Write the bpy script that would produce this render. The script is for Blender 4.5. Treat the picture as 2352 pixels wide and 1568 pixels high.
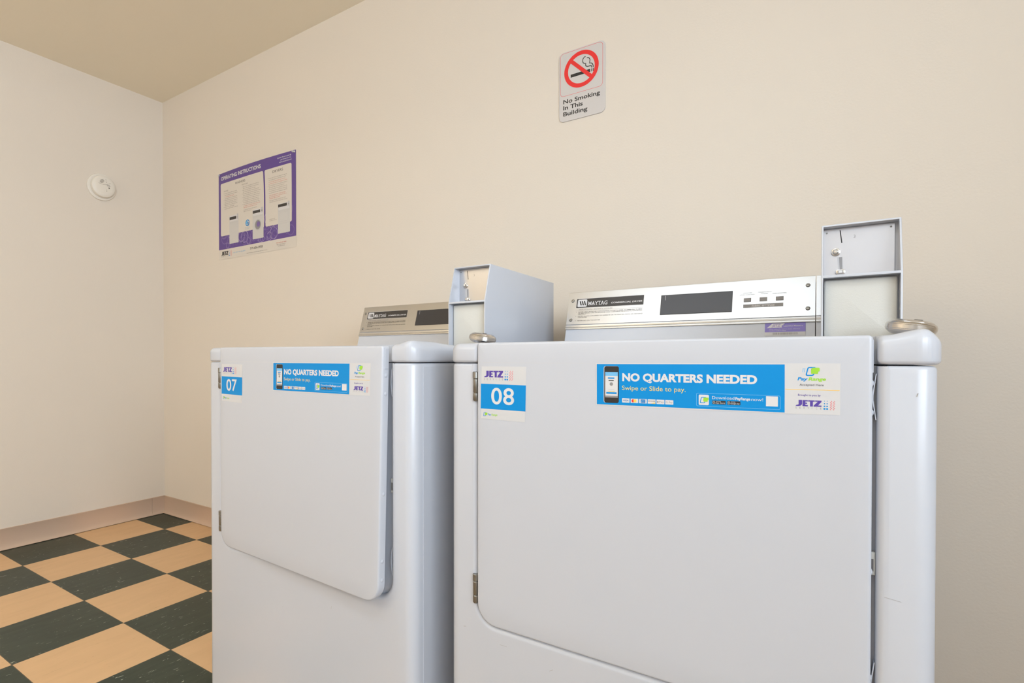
import bpy, bmesh, math, random
from mathutils import Vector, Matrix
for _o in list(bpy.data.objects):
    bpy.data.objects.remove(_o, do_unlink=True)
SC = bpy.context.scene
COL = SC.collection
R = math.radians

# ---------------------------------------------------------------- camera
cam = bpy.data.cameras.new('camera')
cam_o = bpy.data.objects.new('camera', cam)
COL.objects.link(cam_o)
SC.camera = cam_o
cam.sensor_fit = 'HORIZONTAL'
cam.sensor_width = 36.0
cam.lens = 1239.7 / 2352 * 36
cam.shift_x = 113.79 / 2352
cam.shift_y = 51.67 / 2352
cam.clip_start = 0.02
yaw, pitch = R(123.86), R(-0.57)
dv = Vector((math.cos(yaw) * math.cos(pitch), math.sin(yaw) * math.cos(pitch), math.sin(pitch)))
rv = Vector((math.sin(yaw), -math.cos(yaw), 0))
uv = rv.cross(dv)
cam_o.matrix_world = Matrix(((rv.x, uv.x, -dv.x, 3.2155), (rv.y, uv.y, -dv.y, -1.6519), (rv.z, uv.z, -dv.z, 0.9031), (0, 0, 0, 1)))

# ---------------------------------------------------------------- world, view, main lights
world = bpy.data.worlds.new('world')
SC.world = world
world.use_nodes = True
world.node_tree.nodes['Background'].inputs[0].default_value = (0.80, 0.88, 1.0, 1)
world.node_tree.nodes['Background'].inputs[1].default_value = 0.5
SC.view_settings.view_transform = 'Standard'
SC.view_settings.look = 'None'
SC.view_settings.exposure = -0.41
SC.view_settings.gamma = 1.0
SC.view_settings.use_curve_mapping = False
try:
    SC.cycles.use_denoising = True
    SC.cycles.max_bounces = 10
    SC.cycles.diffuse_bounces = 6
    SC.cycles.sample_clamp_indirect = 8.0
except Exception:
    pass

def area(name, loc, target, sx, sy, power, color, spread=math.pi):
    l = bpy.data.lights.new(name, 'AREA')
    l.shape = 'RECTANGLE'
    l.spread = spread
    l.size, l.size_y, l.energy, l.color = sx, sy, power, color
    o = bpy.data.objects.new(name, l)
    COL.objects.link(o)
    o.location = loc
    d = Vector(target) - Vector(loc)
    o.rotation_euler = d.to_track_quat('-Z', 'Y').to_euler()
    return o
FIXTURES = [(2.7, -1.85, 1.22, 0.30, 11, 4, (0.77, 0.88, 1.0)), (1.25, -3.2, 1.22, 0.30, 8, 50, (1.0, 0.94, 0.825))]     # ceiling lamp and added fill lamp: x, y, length, width, power down, added power up, colour
FILL_FRONT, FILL_RIGHT = 3.6, 84  # powers of the added daylight openings, front and right

# ---------------------------------------------------------------- materials
def mat(name, col, rough=0.5, metal=0.0, spec=0.5, coat=0.0, coat_rough=0.1, bump=None, mottle=None, emit=None):
    m = bpy.data.materials.new(name)
    m.use_nodes = True
    nt = m.node_tree
    b = nt.nodes['Principled BSDF']
    b.inputs['Base Color'].default_value = (*col, 1)
    b.inputs['Roughness'].default_value = rough
    b.inputs['Metallic'].default_value = metal
    b.inputs['Specular IOR Level'].default_value = spec
    b.inputs['Coat Weight'].default_value = coat
    b.inputs['Coat Roughness'].default_value = coat_rough
    if emit:
        b.inputs['Emission Color'].default_value = (*emit[0], 1)
        b.inputs['Emission Strength'].default_value = emit[1]
    tc = nt.nodes.new('ShaderNodeTexCoord')
    if bump:                       # (scale, strength, distance)
        n = nt.nodes.new('ShaderNodeTexNoise')
        n.inputs['Scale'].default_value = bump[0]
        n.inputs['Detail'].default_value = 3
        bp = nt.nodes.new('ShaderNodeBump')
        bp.inputs['Strength'].default_value = bump[1]
        bp.inputs['Distance'].default_value = bump[2]
        nt.links.new(tc.outputs['Object'], n.inputs['Vector'])
        nt.links.new(n.outputs['Fac'], bp.inputs['Height'])
        nt.links.new(bp.outputs['Normal'], b.inputs['Normal'])
    if mottle:                     # (scale, other colour)
        n = nt.nodes.new('ShaderNodeTexNoise')
        n.inputs['Scale'].default_value = mottle[0]
        n.inputs['Detail'].default_value = 4
        mx = nt.nodes.new('ShaderNodeMix')
        mx.data_type = 'RGBA'
        mx.inputs[6].default_value = (*col, 1)
        mx.inputs[7].default_value = (*mottle[1], 1)
        nt.links.new(tc.outputs['Object'], n.inputs['Vector'])
        nt.links.new(n.outputs['Fac'], mx.inputs[0])
        nt.links.new(mx.outputs[2], b.inputs['Base Color'])
    return m
def srgb(r, g, b):
    f = lambda c: (c / 255 / 12.92) if c <= 10 else ((c / 255 + 0.055) / 1.055) ** 2.4
    return (f(r), f(g), f(b))

def wall_material(name, col):
    m = mat(name, col, 0.75, spec=0.25, bump=(170, 0.22, 0.0016))
    nt = m.node_tree
    b = nt.nodes['Principled BSDF']
    tc = nt.nodes.new('ShaderNodeTexCoord')
    v = nt.nodes.new('ShaderNodeTexVoronoi')          # a few nicks and specks in the paint
    v.inputs['Scale'].default_value = 2.3
    v.inputs['Randomness'].default_value = 1.0
    lt = nt.nodes.new('ShaderNodeMath'); lt.operation = 'LESS_THAN'; lt.inputs[1].default_value = 0.0075
    n = nt.nodes.new('ShaderNodeTexNoise'); n.inputs['Scale'].default_value = 1.1; n.inputs['Detail'].default_value = 5
    mx = nt.nodes.new('ShaderNodeMix'); mx.data_type = 'RGBA'
    mx.inputs[6].default_value = (*[c * 0.985 for c in col], 1)
    mx.inputs[7].default_value = (*[min(1, c * 1.015) for c in col], 1)
    m2 = nt.nodes.new('ShaderNodeMix'); m2.data_type = 'RGBA'
    m2.inputs[7].default_value = (0.30, 0.23, 0.16, 1)
    nt.links.new(tc.outputs['Object'], v.inputs['Vector'])
    nt.links.new(tc.outputs['Object'], n.inputs['Vector'])
    nt.links.new(v.outputs['Distance'], lt.inputs[0])
    nt.links.new(n.outputs['Fac'], mx.inputs[0])
    nt.links.new(mx.outputs[2], m2.inputs[6])
    nt.links.new(lt.outputs[0], m2.inputs[0])
    nt.links.new(m2.outputs[2], b.inputs['Base Color'])
    return m

def floor_material():
    m = bpy.data.materials.new('checker_vinyl_tile')
    m.use_nodes = True
    nt = m.node_tree
    N, L = nt.nodes, nt.links
    b = N['Principled BSDF']
    b.inputs['Roughness'].default_value = 0.38
    b.inputs['Specular IOR Level'].default_value = 0.4
    tc = N.new('ShaderNodeTexCoord')
    def math_(op, a, c=None):
        k = N.new('ShaderNodeMath'); k.operation = op
        for i, s in enumerate((a, c)):
            if s is None: continue
            if isinstance(s, (int, float)): k.inputs[i].default_value = s
            else: L.new(s, k.inputs[i])
        return k.outputs[0]
    sp = N.new('ShaderNodeSeparateXYZ')
    L.new(tc.outputs['Object'], sp.inputs[0])
    T = 0.3048
    fx = math_('DIVIDE', math_('SUBTRACT', sp.outputs[0], 0.316), T)
    fy = math_('DIVIDE', math_('SUBTRACT', sp.outputs[1], -0.773), T)
    ix, iy = math_('FLOOR', fx), math_('FLOOR', fy)
    par = math_('FLOORED_MODULO', math_('ADD', ix, iy), 2.0)          # 1 = dark
    rx, ry = math_('SUBTRACT', fx, ix), math_('SUBTRACT', fy, iy)
    ex = math_('MINIMUM', rx, math_('SUBTRACT', 1.0, rx))
    ey = math_('MINIMUM', ry, math_('SUBTRACT', 1.0, ry))
    joint = math_('LESS_THAN', math_('MINIMUM', ex, ey), 0.0035)
    cell = math_('ADD', math_('MULTIPLY', ix, 7.31), math_('MULTIPLY', iy, 3.17))
    mp = N.new('ShaderNodeMapping'); mp.inputs['Scale'].default_value = (1.0, 0.24, 1.0)
    cb = N.new('ShaderNodeCombineXYZ')
    L.new(math_('ADD', sp.outputs[0], cell), cb.inputs[0]); L.new(sp.outputs[1], cb.inputs[1]); L.new(cell, cb.inputs[2])
    L.new(cb.outputs[0], mp.inputs[0])
    def noise(scale, detail, dist=0.0):
        n = N.new('ShaderNodeTexNoise'); n.inputs['Scale'].default_value = scale; n.inputs['Detail'].default_value = detail
        n.inputs['Distortion'].default_value = dist
        L.new(mp.outputs[0], n.inputs['Vector'])
        return n.outputs['Fac']
    def ramp(src, stops):
        r_ = N.new('ShaderNodeValToRGB')
        e = r_.color_ramp.elements
        e[0].position, e[0].color = stops[0][0], (*stops[0][1], 1)
        e[1].position, e[1].color = stops[1][0], (*stops[1][1], 1)
        for p, c in stops[2:]:
            x = e.new(p); x.color = (*c, 1)
        L.new(src, r_.inputs[0])
        return r_.outputs[0]
    dark = ramp(noise(34, 4, 0.6), [(0.35, DARK_A), (0.66, DARK_B)])
    fl = ramp(noise(150, 2, 1.2), [(0.688, (0, 0, 0)), (0.73, (1, 1, 1))])
    tan = ramp(noise(24, 5, 0.8), [(0.34, TAN_A), (0.62, TAN_B)])
    def mix(f, a, c):
        k = N.new('ShaderNodeMix'); k.data_type = 'RGBA'
        for s, i in ((f, 0), (a, 6), (c, 7)):
            if isinstance(s, tuple): k.inputs[i].default_value = (*s, 1)
            else: L.new(s, k.inputs[i])
        return k.outputs[2]
    d2 = mix(fl, dark, (0.40, 0.42, 0.34))
    sc_ = ramp(noise(60, 6, 2.0), [(0.665, (0, 0, 0)), (0.74, (0.35, 0.35, 0.35))])
    t2 = mix(sc_, tan, (0.33, 0.19, 0.09))
    c1 = mix(par, t2, d2)
    c2 = mix(joint, c1, (0.12, 0.085, 0.05))
    L.new(c2, b.inputs['Base Color'])
    bp = N.new('ShaderNodeBump'); bp.inputs['Strength'].default_value = 0.12; bp.inputs['Distance'].default_value = 0.001
    L.new(noise(40, 3), bp.inputs['Height'])
    L.new(bp.outputs[0], b.inputs['Normal'])
    return m
DARK_A, DARK_B = (0.024, 0.036, 0.025), (0.036, 0.050, 0.035)
TAN_A, TAN_B = (0.655, 0.425, 0.228), (0.69, 0.452, 0.246)

WALL = (0.732, 0.668, 0.590)
M = dict(
    wall=wall_material('beige_wall_paint', WALL), wall_far=mat('off_white_wall_paint', (0.80, 0.785, 0.755), 0.8, spec=0.2),
    ceiling=mat('beige_ceiling_paint', (0.85, 0.785, 0.655), 0.8, spec=0.2, bump=(140, 0.15, 0.001)),
    floor=floor_material(),
    base=mat('mauve_vinyl_base', (0.55, 0.405, 0.305), 0.45, mottle=(3, (0.60, 0.45, 0.345))),
    enamel=mat('white_enamel', (0.535, 0.552, 0.600), 0.27, spec=0.5, bump=(260, 0.012, 0.0006)),
    enamel_in=mat('white_enamel_inner', (0.66, 0.66, 0.72), 0.35),
    cream=mat('textured_off_white_enamel', (0.60, 0.59, 0.55), 0.24, bump=(620, 0.45, 0.0006)),
    liner=mat('grey_rubber_gasket', (0.14, 0.13, 0.13), 0.7),
    alu=mat('brushed_aluminium', (0.49, 0.485, 0.48), 0.30, metal=1.0, bump=(380, 0.02, 0.0004)),
    plate=mat('coin_plate_steel', (0.64, 0.63, 0.64), 0.28, metal=1.0, bump=(60, 0.06, 0.0006), mottle=(9, (0.58, 0.565, 0.565))),
    chrome=mat('brushed_nickel', (0.66, 0.63, 0.60), 0.20, metal=1.0),
    steel=mat('grey_hinge_steel', (0.40, 0.39, 0.36), 0.38, metal=1.0, mottle=(120, (0.26, 0.25, 0.23))),
    glass=mat('smoked_display_plastic', (0.040, 0.038, 0.042), 0.28, spec=0.45),
    black=mat('black_print', (0.022, 0.020, 0.020), 0.45),
    badge=mat('black_badge', (0.035, 0.030, 0.028), 0.35),
    grey=mat('grey_print', (0.28, 0.27, 0.27), 0.5),
    lgrey=mat('light_grey_print', (0.52, 0.51, 0.52), 0.5),
    scuff=mat('dark_scuff', (0.34, 0.32, 0.30), 0.6),
    white=mat('white_print', (0.66, 0.65, 0.66), 0.4),
    paper=mat('white_vinyl_sticker', (0.60, 0.595, 0.60), 0.4, spec=0.3),
    blue=mat('blue_print', (0.0, 0.245, 0.62), 0.45, spec=0.25),
    cyan=mat('light_blue_print', (0.16, 0.46, 0.76), 0.4),
    dkblue=mat('payment_blue_print', (0.02, 0.16, 0.45), 0.4),
    yellow=mat('yellow_print', (0.76, 0.58, 0.15), 0.4),
    orange=mat('amber_rule_print', (0.90, 0.58, 0.10), 0.4),
    green=mat('lime_print', (0.32, 0.62, 0.04), 0.4),
    red=mat('red_print', (0.78, 0.028, 0.028), 0.35),
    rose=mat('rose_red_print', (0.74, 0.16, 0.17), 0.4),
    purple=mat('purple_print', (0.085, 0.045, 0.32), 0.4),
    purple2=mat('poster_purple', (0.125, 0.065, 0.255), 0.4, mottle=(9, (0.105, 0.060, 0.30))),
    purple3=mat('sticker_purple', (0.20, 0.15, 0.50), 0.35),
    lilac=mat('lilac_bubble_print', (0.36, 0.28, 0.52), 0.4),
    lilac2=mat('dim_lilac_bubble_print', (0.19, 0.125, 0.36), 0.4),
    poster=mat('poster_paper', (0.68, 0.63, 0.565), 0.4),
    pgrey=mat('poster_machine_grey', (0.60, 0.585, 0.57), 0.45),
    tgrey=mat('fine_text_print', (0.26, 0.22, 0.20), 0.5),
    tred=mat('fine_red_print', (0.60, 0.13, 0.09), 0.5),
    tblue=mat('fine_blue_print', (0.34, 0.42, 0.55), 0.5),
    sign=mat('silver_grey_sign_plastic', (0.60, 0.575, 0.565), 0.35),
    detector=mat('ivory_detector_plastic', (0.77, 0.73, 0.66), 0.42),
    detgrey=mat('detector_print', (0.16, 0.13, 0.10), 0.5),
    lampwhite=mat('lamp_housing_white', (0.8, 0.8, 0.8), 0.4),
)

# ---------------------------------------------------------------- object helpers
def put(name, bm, mats, parent=None, smooth=35, loc=None, warp=None, cell=.043):
    if warp:                       # cut into a grid first so that every layer bends alike
        for ax in (0, 2):
            lo, hi = min(v.co[ax] for v in bm.verts), max(v.co[ax] for v in bm.verts)
            no = Vector((0, 0, 0)); no[ax] = 1
            k = math.floor(lo / cell) + 1
            while k * cell < hi:
                co = Vector((0, 0, 0)); co[ax] = k * cell
                bmesh.ops.bisect_plane(bm, geom=bm.verts[:] + bm.edges[:] + bm.faces[:], plane_co=co, plane_no=no)
                k += 1
        for v in bm.verts:
            v.co = warp(v.co)
    me = bpy.data.meshes.new(name)
    bm.normal_update()
    bm.to_mesh(me)
    bm.free()
    for m in (mats if isinstance(mats, (list, tuple)) else [mats]):
        me.materials.append(m)
    if smooth:
        for p in me.polygons:
            p.use_smooth = True
        me.set_sharp_from_angle(angle=R(smooth))
    o = bpy.data.objects.new(name, me)
    COL.objects.link(o)
    if parent:
        o.parent = parent
    if loc:
        o.location = loc
    return o
def thing(name, label, cat, loc=(0, 0, 0), rot=(0, 0, 0), group=None):
    o = bpy.data.objects.new(name, None)
    COL.objects.link(o)
    o.empty_display_size = 0.1
    o.location, o.rotation_euler = loc, rot
    tag(o, label, cat, group)
    return o
def tag(o, label, cat, group=None):
    o['label'], o['category'] = label, cat
    if group:
        o['group'] = group
    return o
def struct(name, bm, m, label, smooth=0):
    o = put(name, bm, m, smooth=smooth)
    o['kind'], o['label'], o['category'] = 'structure', label, name.split('_')[0]
    return o

def box(bm, x0, x1, y0, y1, z0, z1, mi=0, bevel=0, seg=3):
    r_ = bmesh.ops.create_cube(bm, size=1)
    vs = r_['verts']
    for v in vs:
        v.co = Vector((x0 + (v.co.x + .5) * (x1 - x0), y0 + (v.co.y + .5) * (y1 - y0), z0 + (v.co.z + .5) * (z1 - z0)))
    fs = {f for v in vs for f in v.link_faces}
    for f in fs: f.material_index = mi
    if bevel:
        es = list({e for v in vs for e in v.link_edges})
        q = bmesh.ops.bevel(bm, geom=es, offset=bevel, segments=seg, profile=.5, affect='EDGES', clamp_overlap=True)
        for f in q['faces']: f.material_index = mi
def prism(bm, pts, fn, a, b, mi=0, bevel=0, seg=3, caps=True):
    """extrude the 2D polygon pts from depth a to depth b; fn(u, v, depth) places it; bevel rounds the depth-a rim"""
    va = [bm.verts.new(fn(u, v, a)) for u, v in pts]
    vb = [bm.verts.new(fn(u, v, b)) for u, v in pts]
    n = len(pts)
    fs = []
    fa = bm.faces.new(va); fs.append(fa)
    if caps: fs.append(bm.faces.new(list(reversed(vb))))
    for i in range(n):
        fs.append(bm.faces.new((va[i], vb[i], vb[(i + 1) % n], va[(i + 1) % n])))
    for f in fs: f.material_index = mi
    bmesh.ops.recalc_face_normals(bm, faces=fs)
    if bevel:
        q = bmesh.ops.bevel(bm, geom=list(fa.edges), offset=bevel, segments=seg, profile=.5, affect='EDGES', clamp_overlap=True)
        for f in q['faces']: f.material_index = mi
def lathe(bm, prof, n=40, mi=0, mtx=Matrix()):
    rings = []
    for r_, z in prof:
        if r_ < 1e-6:
            rings.append([bm.verts.new(mtx @ Vector((0, 0, z)))])
        else:
            rings.append([bm.verts.new(mtx @ Vector((r_ * math.cos(2 * math.pi * i / n), r_ * math.sin(2 * math.pi * i / n), z))) for i in range(n)])
    fs = []
    for a, b in zip(rings, rings[1:]):
        for i in range(n):
            j = (i + 1) % n
            q = [a[i % len(a)], a[j % len(a)], b[j % len(b)], b[i % len(b)]]
            q = list(dict.fromkeys(q))
            if len(q) > 2: fs.append(bm.faces.new(q))
    for f in fs: f.material_index = mi
    bmesh.ops.recalc_face_normals(bm, faces=fs)
def tube(bm, pts, r_, n=10, mi=0, cap=True):
    pts = [Vector(p) for p in pts]
    rings = []
    for i, p in enumerate(pts):
        t = (pts[min(i + 1, len(pts) - 1)] - pts[max(i - 1, 0)]).normalized()
        a = t.orthogonal().normalized() if i == 0 else (rings[-1][1] - t * rings[-1][1].dot(t)).normalized()
        b = t.cross(a)
        rings.append(([bm.verts.new(p + r_ * (a * math.cos(2 * math.pi * k / n) + b * math.sin(2 * math.pi * k / n))) for k in range(n)], a))
    fs = []
    for (a, _), (b, _) in zip(rings, rings[1:]):
        for k in range(n):
            fs.append(bm.faces.new((a[k], a[(k + 1) % n], b[(k + 1) % n], b[k])))
    if cap:
        fs.append(bm.faces.new(list(reversed(rings[0][0])))); fs.append(bm.faces.new(rings[-1][0]))
    for f in fs: f.material_index = mi
    bmesh.ops.recalc_face_normals(bm, faces=fs)
def rrect(x0, y0, x1, y1, r_, n=6):
    rs = r_ if isinstance(r_, (tuple, list)) else (r_,) * 4        # bl br tr tl
    out = []
    for (cx, cy, a0, q) in ((x0, y0, 180, 0), (x1, y0, 270, 1), (x1, y1, 0, 2), (x0, y1, 90, 3)):
        r1 = rs[q]
        sx, sy = (1 if q in (0, 3) else -1), (1 if q in (0, 1) else -1)
        if r1 <= 1e-6:
            out.append((cx, cy)); continue
        for k in range(n + 1):
            a = R(a0 + 90 * k / n)
            out.append((cx + sx * r1 + r1 * math.cos(a), cy + sy * r1 + r1 * math.sin(a)))
    return out
def difference(target, cutters):
    """carve the cutter meshes out of target; returns the carved mesh as a bmesh"""
    for c in cutters:
        md = target.modifiers.new('cut', 'BOOLEAN')
        md.operation, md.solver, md.object = 'DIFFERENCE', 'EXACT', c
    dg = bpy.context.evaluated_depsgraph_get()
    me = bpy.data.meshes.new_from_object(target.evaluated_get(dg))
    bm = bmesh.new()
    bm.from_mesh(me)
    bpy.data.meshes.remove(me)
    for o in [target] + list(cutters):
        d = o.data
        bpy.data.objects.remove(o, do_unlink=True)
        bpy.data.meshes.remove(d)
    bmesh.ops.remove_doubles(bm, verts=bm.verts, dist=1e-6)
    return bm

# ---------------------------------------------------------------- printed matter
_glyphs = {}
def glyphs(text, bold=0.0, shear=0.0):
    key = (text, bold, shear)
    if key not in _glyphs:
        cu = bpy.data.curves.new('t', 'FONT')
        cu.body, cu.offset, cu.shear, cu.resolution_u, cu.fill_mode = text, bold, shear, (8 if len(text) == 1 else 4), 'FRONT'
        ob = bpy.data.objects.new('t', cu)
        COL.objects.link(ob)
        me = bpy.data.meshes.new_from_object(ob)
        vs = [(v.co.x, v.co.y) for v in me.vertices]
        fs = [tuple(p.vertices) for p in me.polygons]
        bpy.data.objects.remove(ob, do_unlink=True)
        bpy.data.curves.remove(cu)
        bpy.data.meshes.remove(me)
        _glyphs[key] = (vs, fs)
    return _glyphs[key]
CAP = {}
class Print:
    """ink on a flat carrier: shapes in (u, v), stacked in thin layers, placed by fn(u, v, height above the carrier)"""
    LAYER = 0.00012
    def __init__(self, fn, bm=None):
        self.fn, self.bm, self.mats, self.k = fn, bm or bmesh.new(), [], 1
    def mi(self, m):
        if m not in self.mats: self.mats.append(m)
        return self.mats.index(m)
    def poly(self, pts, m, lay=1):
        f = self.bm.faces.new([self.bm.verts.new(self.fn(u, v, lay * self.LAYER)) for u, v in pts])
        f.material_index = self.mi(m)
    def rect(self, u0, v0, u1, v1, m, lay=1, r=0):
        self.poly(rrect(u0, v0, u1, v1, r, 5) if r else [(u0, v0), (u1, v0), (u1, v1), (u0, v1)], m, lay)
    def strip(self, a, b, m, lay=1):
        """quads between two matching outlines"""
        i = self.mi(m)
        va = [self.bm.verts.new(self.fn(u, v, lay * self.LAYER)) for u, v in a]
        vb = [self.bm.verts.new(self.fn(u, v, lay * self.LAYER)) for u, v in b]
        n = len(va)
        for k in range(n):
            self.bm.faces.new((va[k], va[(k + 1) % n], vb[(k + 1) % n], vb[k])).material_index = i
    def frame(self, u0, v0, u1, v1, w, m, lay=1, r=0.002):
        self.strip(rrect(u0, v0, u1, v1, r, 5), rrect(u0 + w, v0 + w, u1 - w, v1 - w, max(r - w, 1e-5), 5), m, lay)
    def disc(self, u, v, ru, m, lay=1, rv_=None, n=20):
        rv_ = rv_ or ru
        self.poly([(u + ru * math.cos(2 * math.pi * k / n), v + rv_ * math.sin(2 * math.pi * k / n)) for k in range(n)], m, lay)
    def ring(self, u, v, r0, r1, m, lay=1, n=36, sq=1.0):
        c = [(math.cos(2 * math.pi * k / n), math.sin(2 * math.pi * k / n)) for k in range(n)]
        self.strip([(u + r1 * x, v + r1 * sq * y) for x, y in c], [(u + r0 * x, v + r0 * sq * y) for x, y in c], m, lay)
    def line(self, pts, w, m, lay=1):
        i = self.mi(m)
        L_, R_ = [], []
        for k, p in enumerate(pts):
            a, b = Vector(pts[max(k - 1, 0)]), Vector(pts[min(k + 1, len(pts) - 1)])
            t = (b - a).normalized()
            n = Vector((-t.y, t.x)) * w / 2
            L_.append((p[0] + n.x, p[1] + n.y)); R_.append((p[0] - n.x, p[1] - n.y))
        vl = [self.bm.verts.new(self.fn(u, v, lay * self.LAYER)) for u, v in L_]
        vr = [self.bm.verts.new(self.fn(u, v, lay * self.LAYER)) for u, v in R_]
        for k in range(len(pts) - 1):
            self.bm.faces.new((vr[k], vr[k + 1], vl[k + 1], vl[k])).material_index = i
    def text(self, s, u0, v0, u1, v1, m, lay=1, bold=0.0, shear=0.0, base=True):
        """lettering stretched so its ink runs u0..u1; v0 is the baseline, v1 the capital height"""
        vs, fs = glyphs(s, bold, shear)
        if not vs: return
        x0, x1 = min(p[0] for p in vs), max(p[0] for p in vs)
        if 'H' not in CAP:
            hv = glyphs('H')[0]
            CAP['H'] = max(p[1] for p in hv)
        y0, y1 = (-bold, CAP['H'] + bold) if base else (min(p[1] for p in vs), max(p[1] for p in vs))
        i = self.mi(m)
        nv = [self.bm.verts.new(self.fn(u0 + (x - x0) / (x1 - x0) * (u1 - u0), v0 + (y - y0) / (y1 - y0) * (v1 - v0), lay * self.LAYER)) for x, y in vs]
        for f in fs:
            try: self.bm.faces.new([nv[k] for k in f]).material_index = i
            except ValueError: pass
    def done(self, name, parent, warp=None, cell=.043):
        bmesh.ops.recalc_face_normals(self.bm, faces=[f for f in self.bm.faces if len(f.verts) > 99])
        return put(name, self.bm, self.mats, parent, smooth=0, warp=warp, cell=cell)

def jetz(p, u0, v0, u1, v1, m, lay=2, wave=True, thick=1.0, ink=None):
    """four heavy letters with SERVICE spaced below, dots growing downward and wavy steam lines"""
    W, H = u1 - u0, v1 - v0
    U = lambda x: u0 + x * W
    V = lambda y: v0 + y * H
    P_ = lambda pts: p.poly([(U(x), V(y)) for x, y in pts], m, lay)
    P_([(.125, 1), (.255, 1), (.255, .30), (.20, .06), (.13, 0), (0, 0), (.045, .20), (.10, .23), (.125, .30)])
    P_([(.275, 1), (.385, 1), (.385, 0), (.275, 0)])
    for a, b in ((1, .78), (.60, .40), (.21, 0)): P_([(.385, a), (.48 if a != .60 else .455, a), (.48 if a != .60 else .455, b), (.385, b)])
    P_([(.495, 1), (.745, 1), (.745, .78), (.495, .78)]); P_([(.565, .78), (.675, .78), (.675, 0), (.565, 0)])
    P_([(.76, 1), (1, 1), (1, .80), (.76, .80)]); P_([(.74, .21), (1, .21), (1, 0), (.70, 0), (.70, .17)])
    P_([(.86, .80), (1, .80), (.87, .21), (.71, .21)])
    for k, ch in enumerate('SERVICE'):
        x = u0 + W * k * (0.952 / 6)
        w = W * (.012 if ch == 'I' else .048)
        p.text(ch, x, v0 - H * .42, x + w, v0 - H * .12, ink or m, lay)
    for r_ in range(4):
        for c in range(2):
            p.disc(U(1.11 + c * .10), V(.94 - r_ * .41), W * (.017 + .008 * r_), M['blue'], lay, n=10)
    if wave:
        for c in range(2):
            p.line([(U(1.355 + c * .108 + .035 * math.sin(t * .9)), V(1.0 - 1.45 * t / 28)) for t in range(29)], W * .018, M['rose'], lay)
def wallet(p, u, v, s, lay=2, speed=True):
    """rounded blue wallet outline holding a tilted green card"""
    pts = rrect(-.5, -.5, .30, .5, .17, 4)
    k = .22
    sh = lambda q: (u + s * (q[0] + k * q[1]), v + s * q[1])
    inn = rrect(-.38, -.38, .18, .38, .09, 4)
    p.strip([sh(q) for q in pts], [sh(q) for q in inn], M['blue'], lay)
    p.poly([(u + s * x, v + s * y) for x, y in rrect(-.06, -.26, .60, .32, .08, 4)], M['green'], lay + 1)
    p.poly([(u + s * x, v + s * y) for x, y in rrect(.02, .0, .74, .42, .08, 4)], M['green'], lay + 2)
    if speed:
        for i in range(2):
            p.line([(u - s * (.86 - i * .16), v - s * .1), (u - s * (.80 - i * .16), v + s * .38)], s * .05, M['cyan'], lay)
def fine(p, u0, v, u1, h, m, lay=2, seed=0):
    """a line of very small lettering"""
    rnd = random.Random(seed)
    x = u0
    while x < u1 - h * .5:
        w = min(h * rnd.uniform(1.4, 4.2), u1 - x)
        n = max(2, int(w / (h * .55)))
        s = ''.join(rnd.choice('aeionrstulmcdhpgy') for _ in range(n))
        p.text(s, x, v, x + w, v + h, m, lay)
        x += w + h * .55

# ---------------------------------------------------------------- the room
H, RX, RY = 2.394, 5.0, -4.0
bm = bmesh.new(); box(bm, -.02, RX + .1, RY - .1, .02, -.08, 0)
struct('floor', bm, M['floor'], 'checkerboard floor of tan and dark green vinyl tiles')
bm = bmesh.new(); box(bm, -.12, RX + .1, RY - .1, .12, H, H + .1)
struct('ceiling', bm, M['ceiling'], 'plain beige painted ceiling')
bm = bmesh.new(); box(bm, -.12, 0, RY, 0, 0, H)
struct('wall_left', bm, M['wall'], 'beige painted wall with the smoke detector on it')
bm = bmesh.new(); box(bm, -.12, RX, 0, .12, 0, H)
struct('wall_back', bm, M['wall'], 'beige painted wall behind the two dryers')
bm = bmesh.new()
YW0, YW1 = -3.85, -1.65  # opening added out of view, its daylight brightening the left wall
box(bm, RX, RX + .1, RY, YW0, 0, H); box(bm, RX, RX + .1, YW1, .12, 0, H); box(bm, RX, RX + .1, YW0, YW1, 0, 1.10); box(bm, RX, RX + .1, YW0, YW1, 2.20, H)
area('added_daylight', (RX + .03, (YW0 + YW1) / 2, 1.65), (0, -1.2, 2.1), YW1 - YW0, 1.1, FILL_RIGHT, (0.77, 0.88, 1.0), R(130))
struct('wall_right', bm, M['wall_far'], 'off-white painted wall beyond the right of the photo')
WX0, WX1, WZ0, WZ1 = 3.02, 3.80, 1.25, 2.05            # unseen opening added behind the camera for the coin plate's reflection
bm = bmesh.new()
box(bm, -.12, WX0, RY - .1, RY, 0, H); box(bm, WX1, RX + .1, RY - .1, RY, 0, H)
box(bm, WX0, WX1, RY - .1, RY, 0, WZ0); box(bm, WX0, WX1, RY - .1, RY, WZ1, H)
struct('wall_front', bm, M['wall_far'], 'off-white painted wall behind the camera')
area('added_daylight', ((WX0 + WX1) / 2, RY - .02, (WZ0 + WZ1) / 2), ((WX0 + WX1) / 2, 0, (WZ0 + WZ1) / 2 - .1), WX1 - WX0, WZ1 - WZ0, FILL_FRONT, (0.86, 0.92, 1.0))

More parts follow.
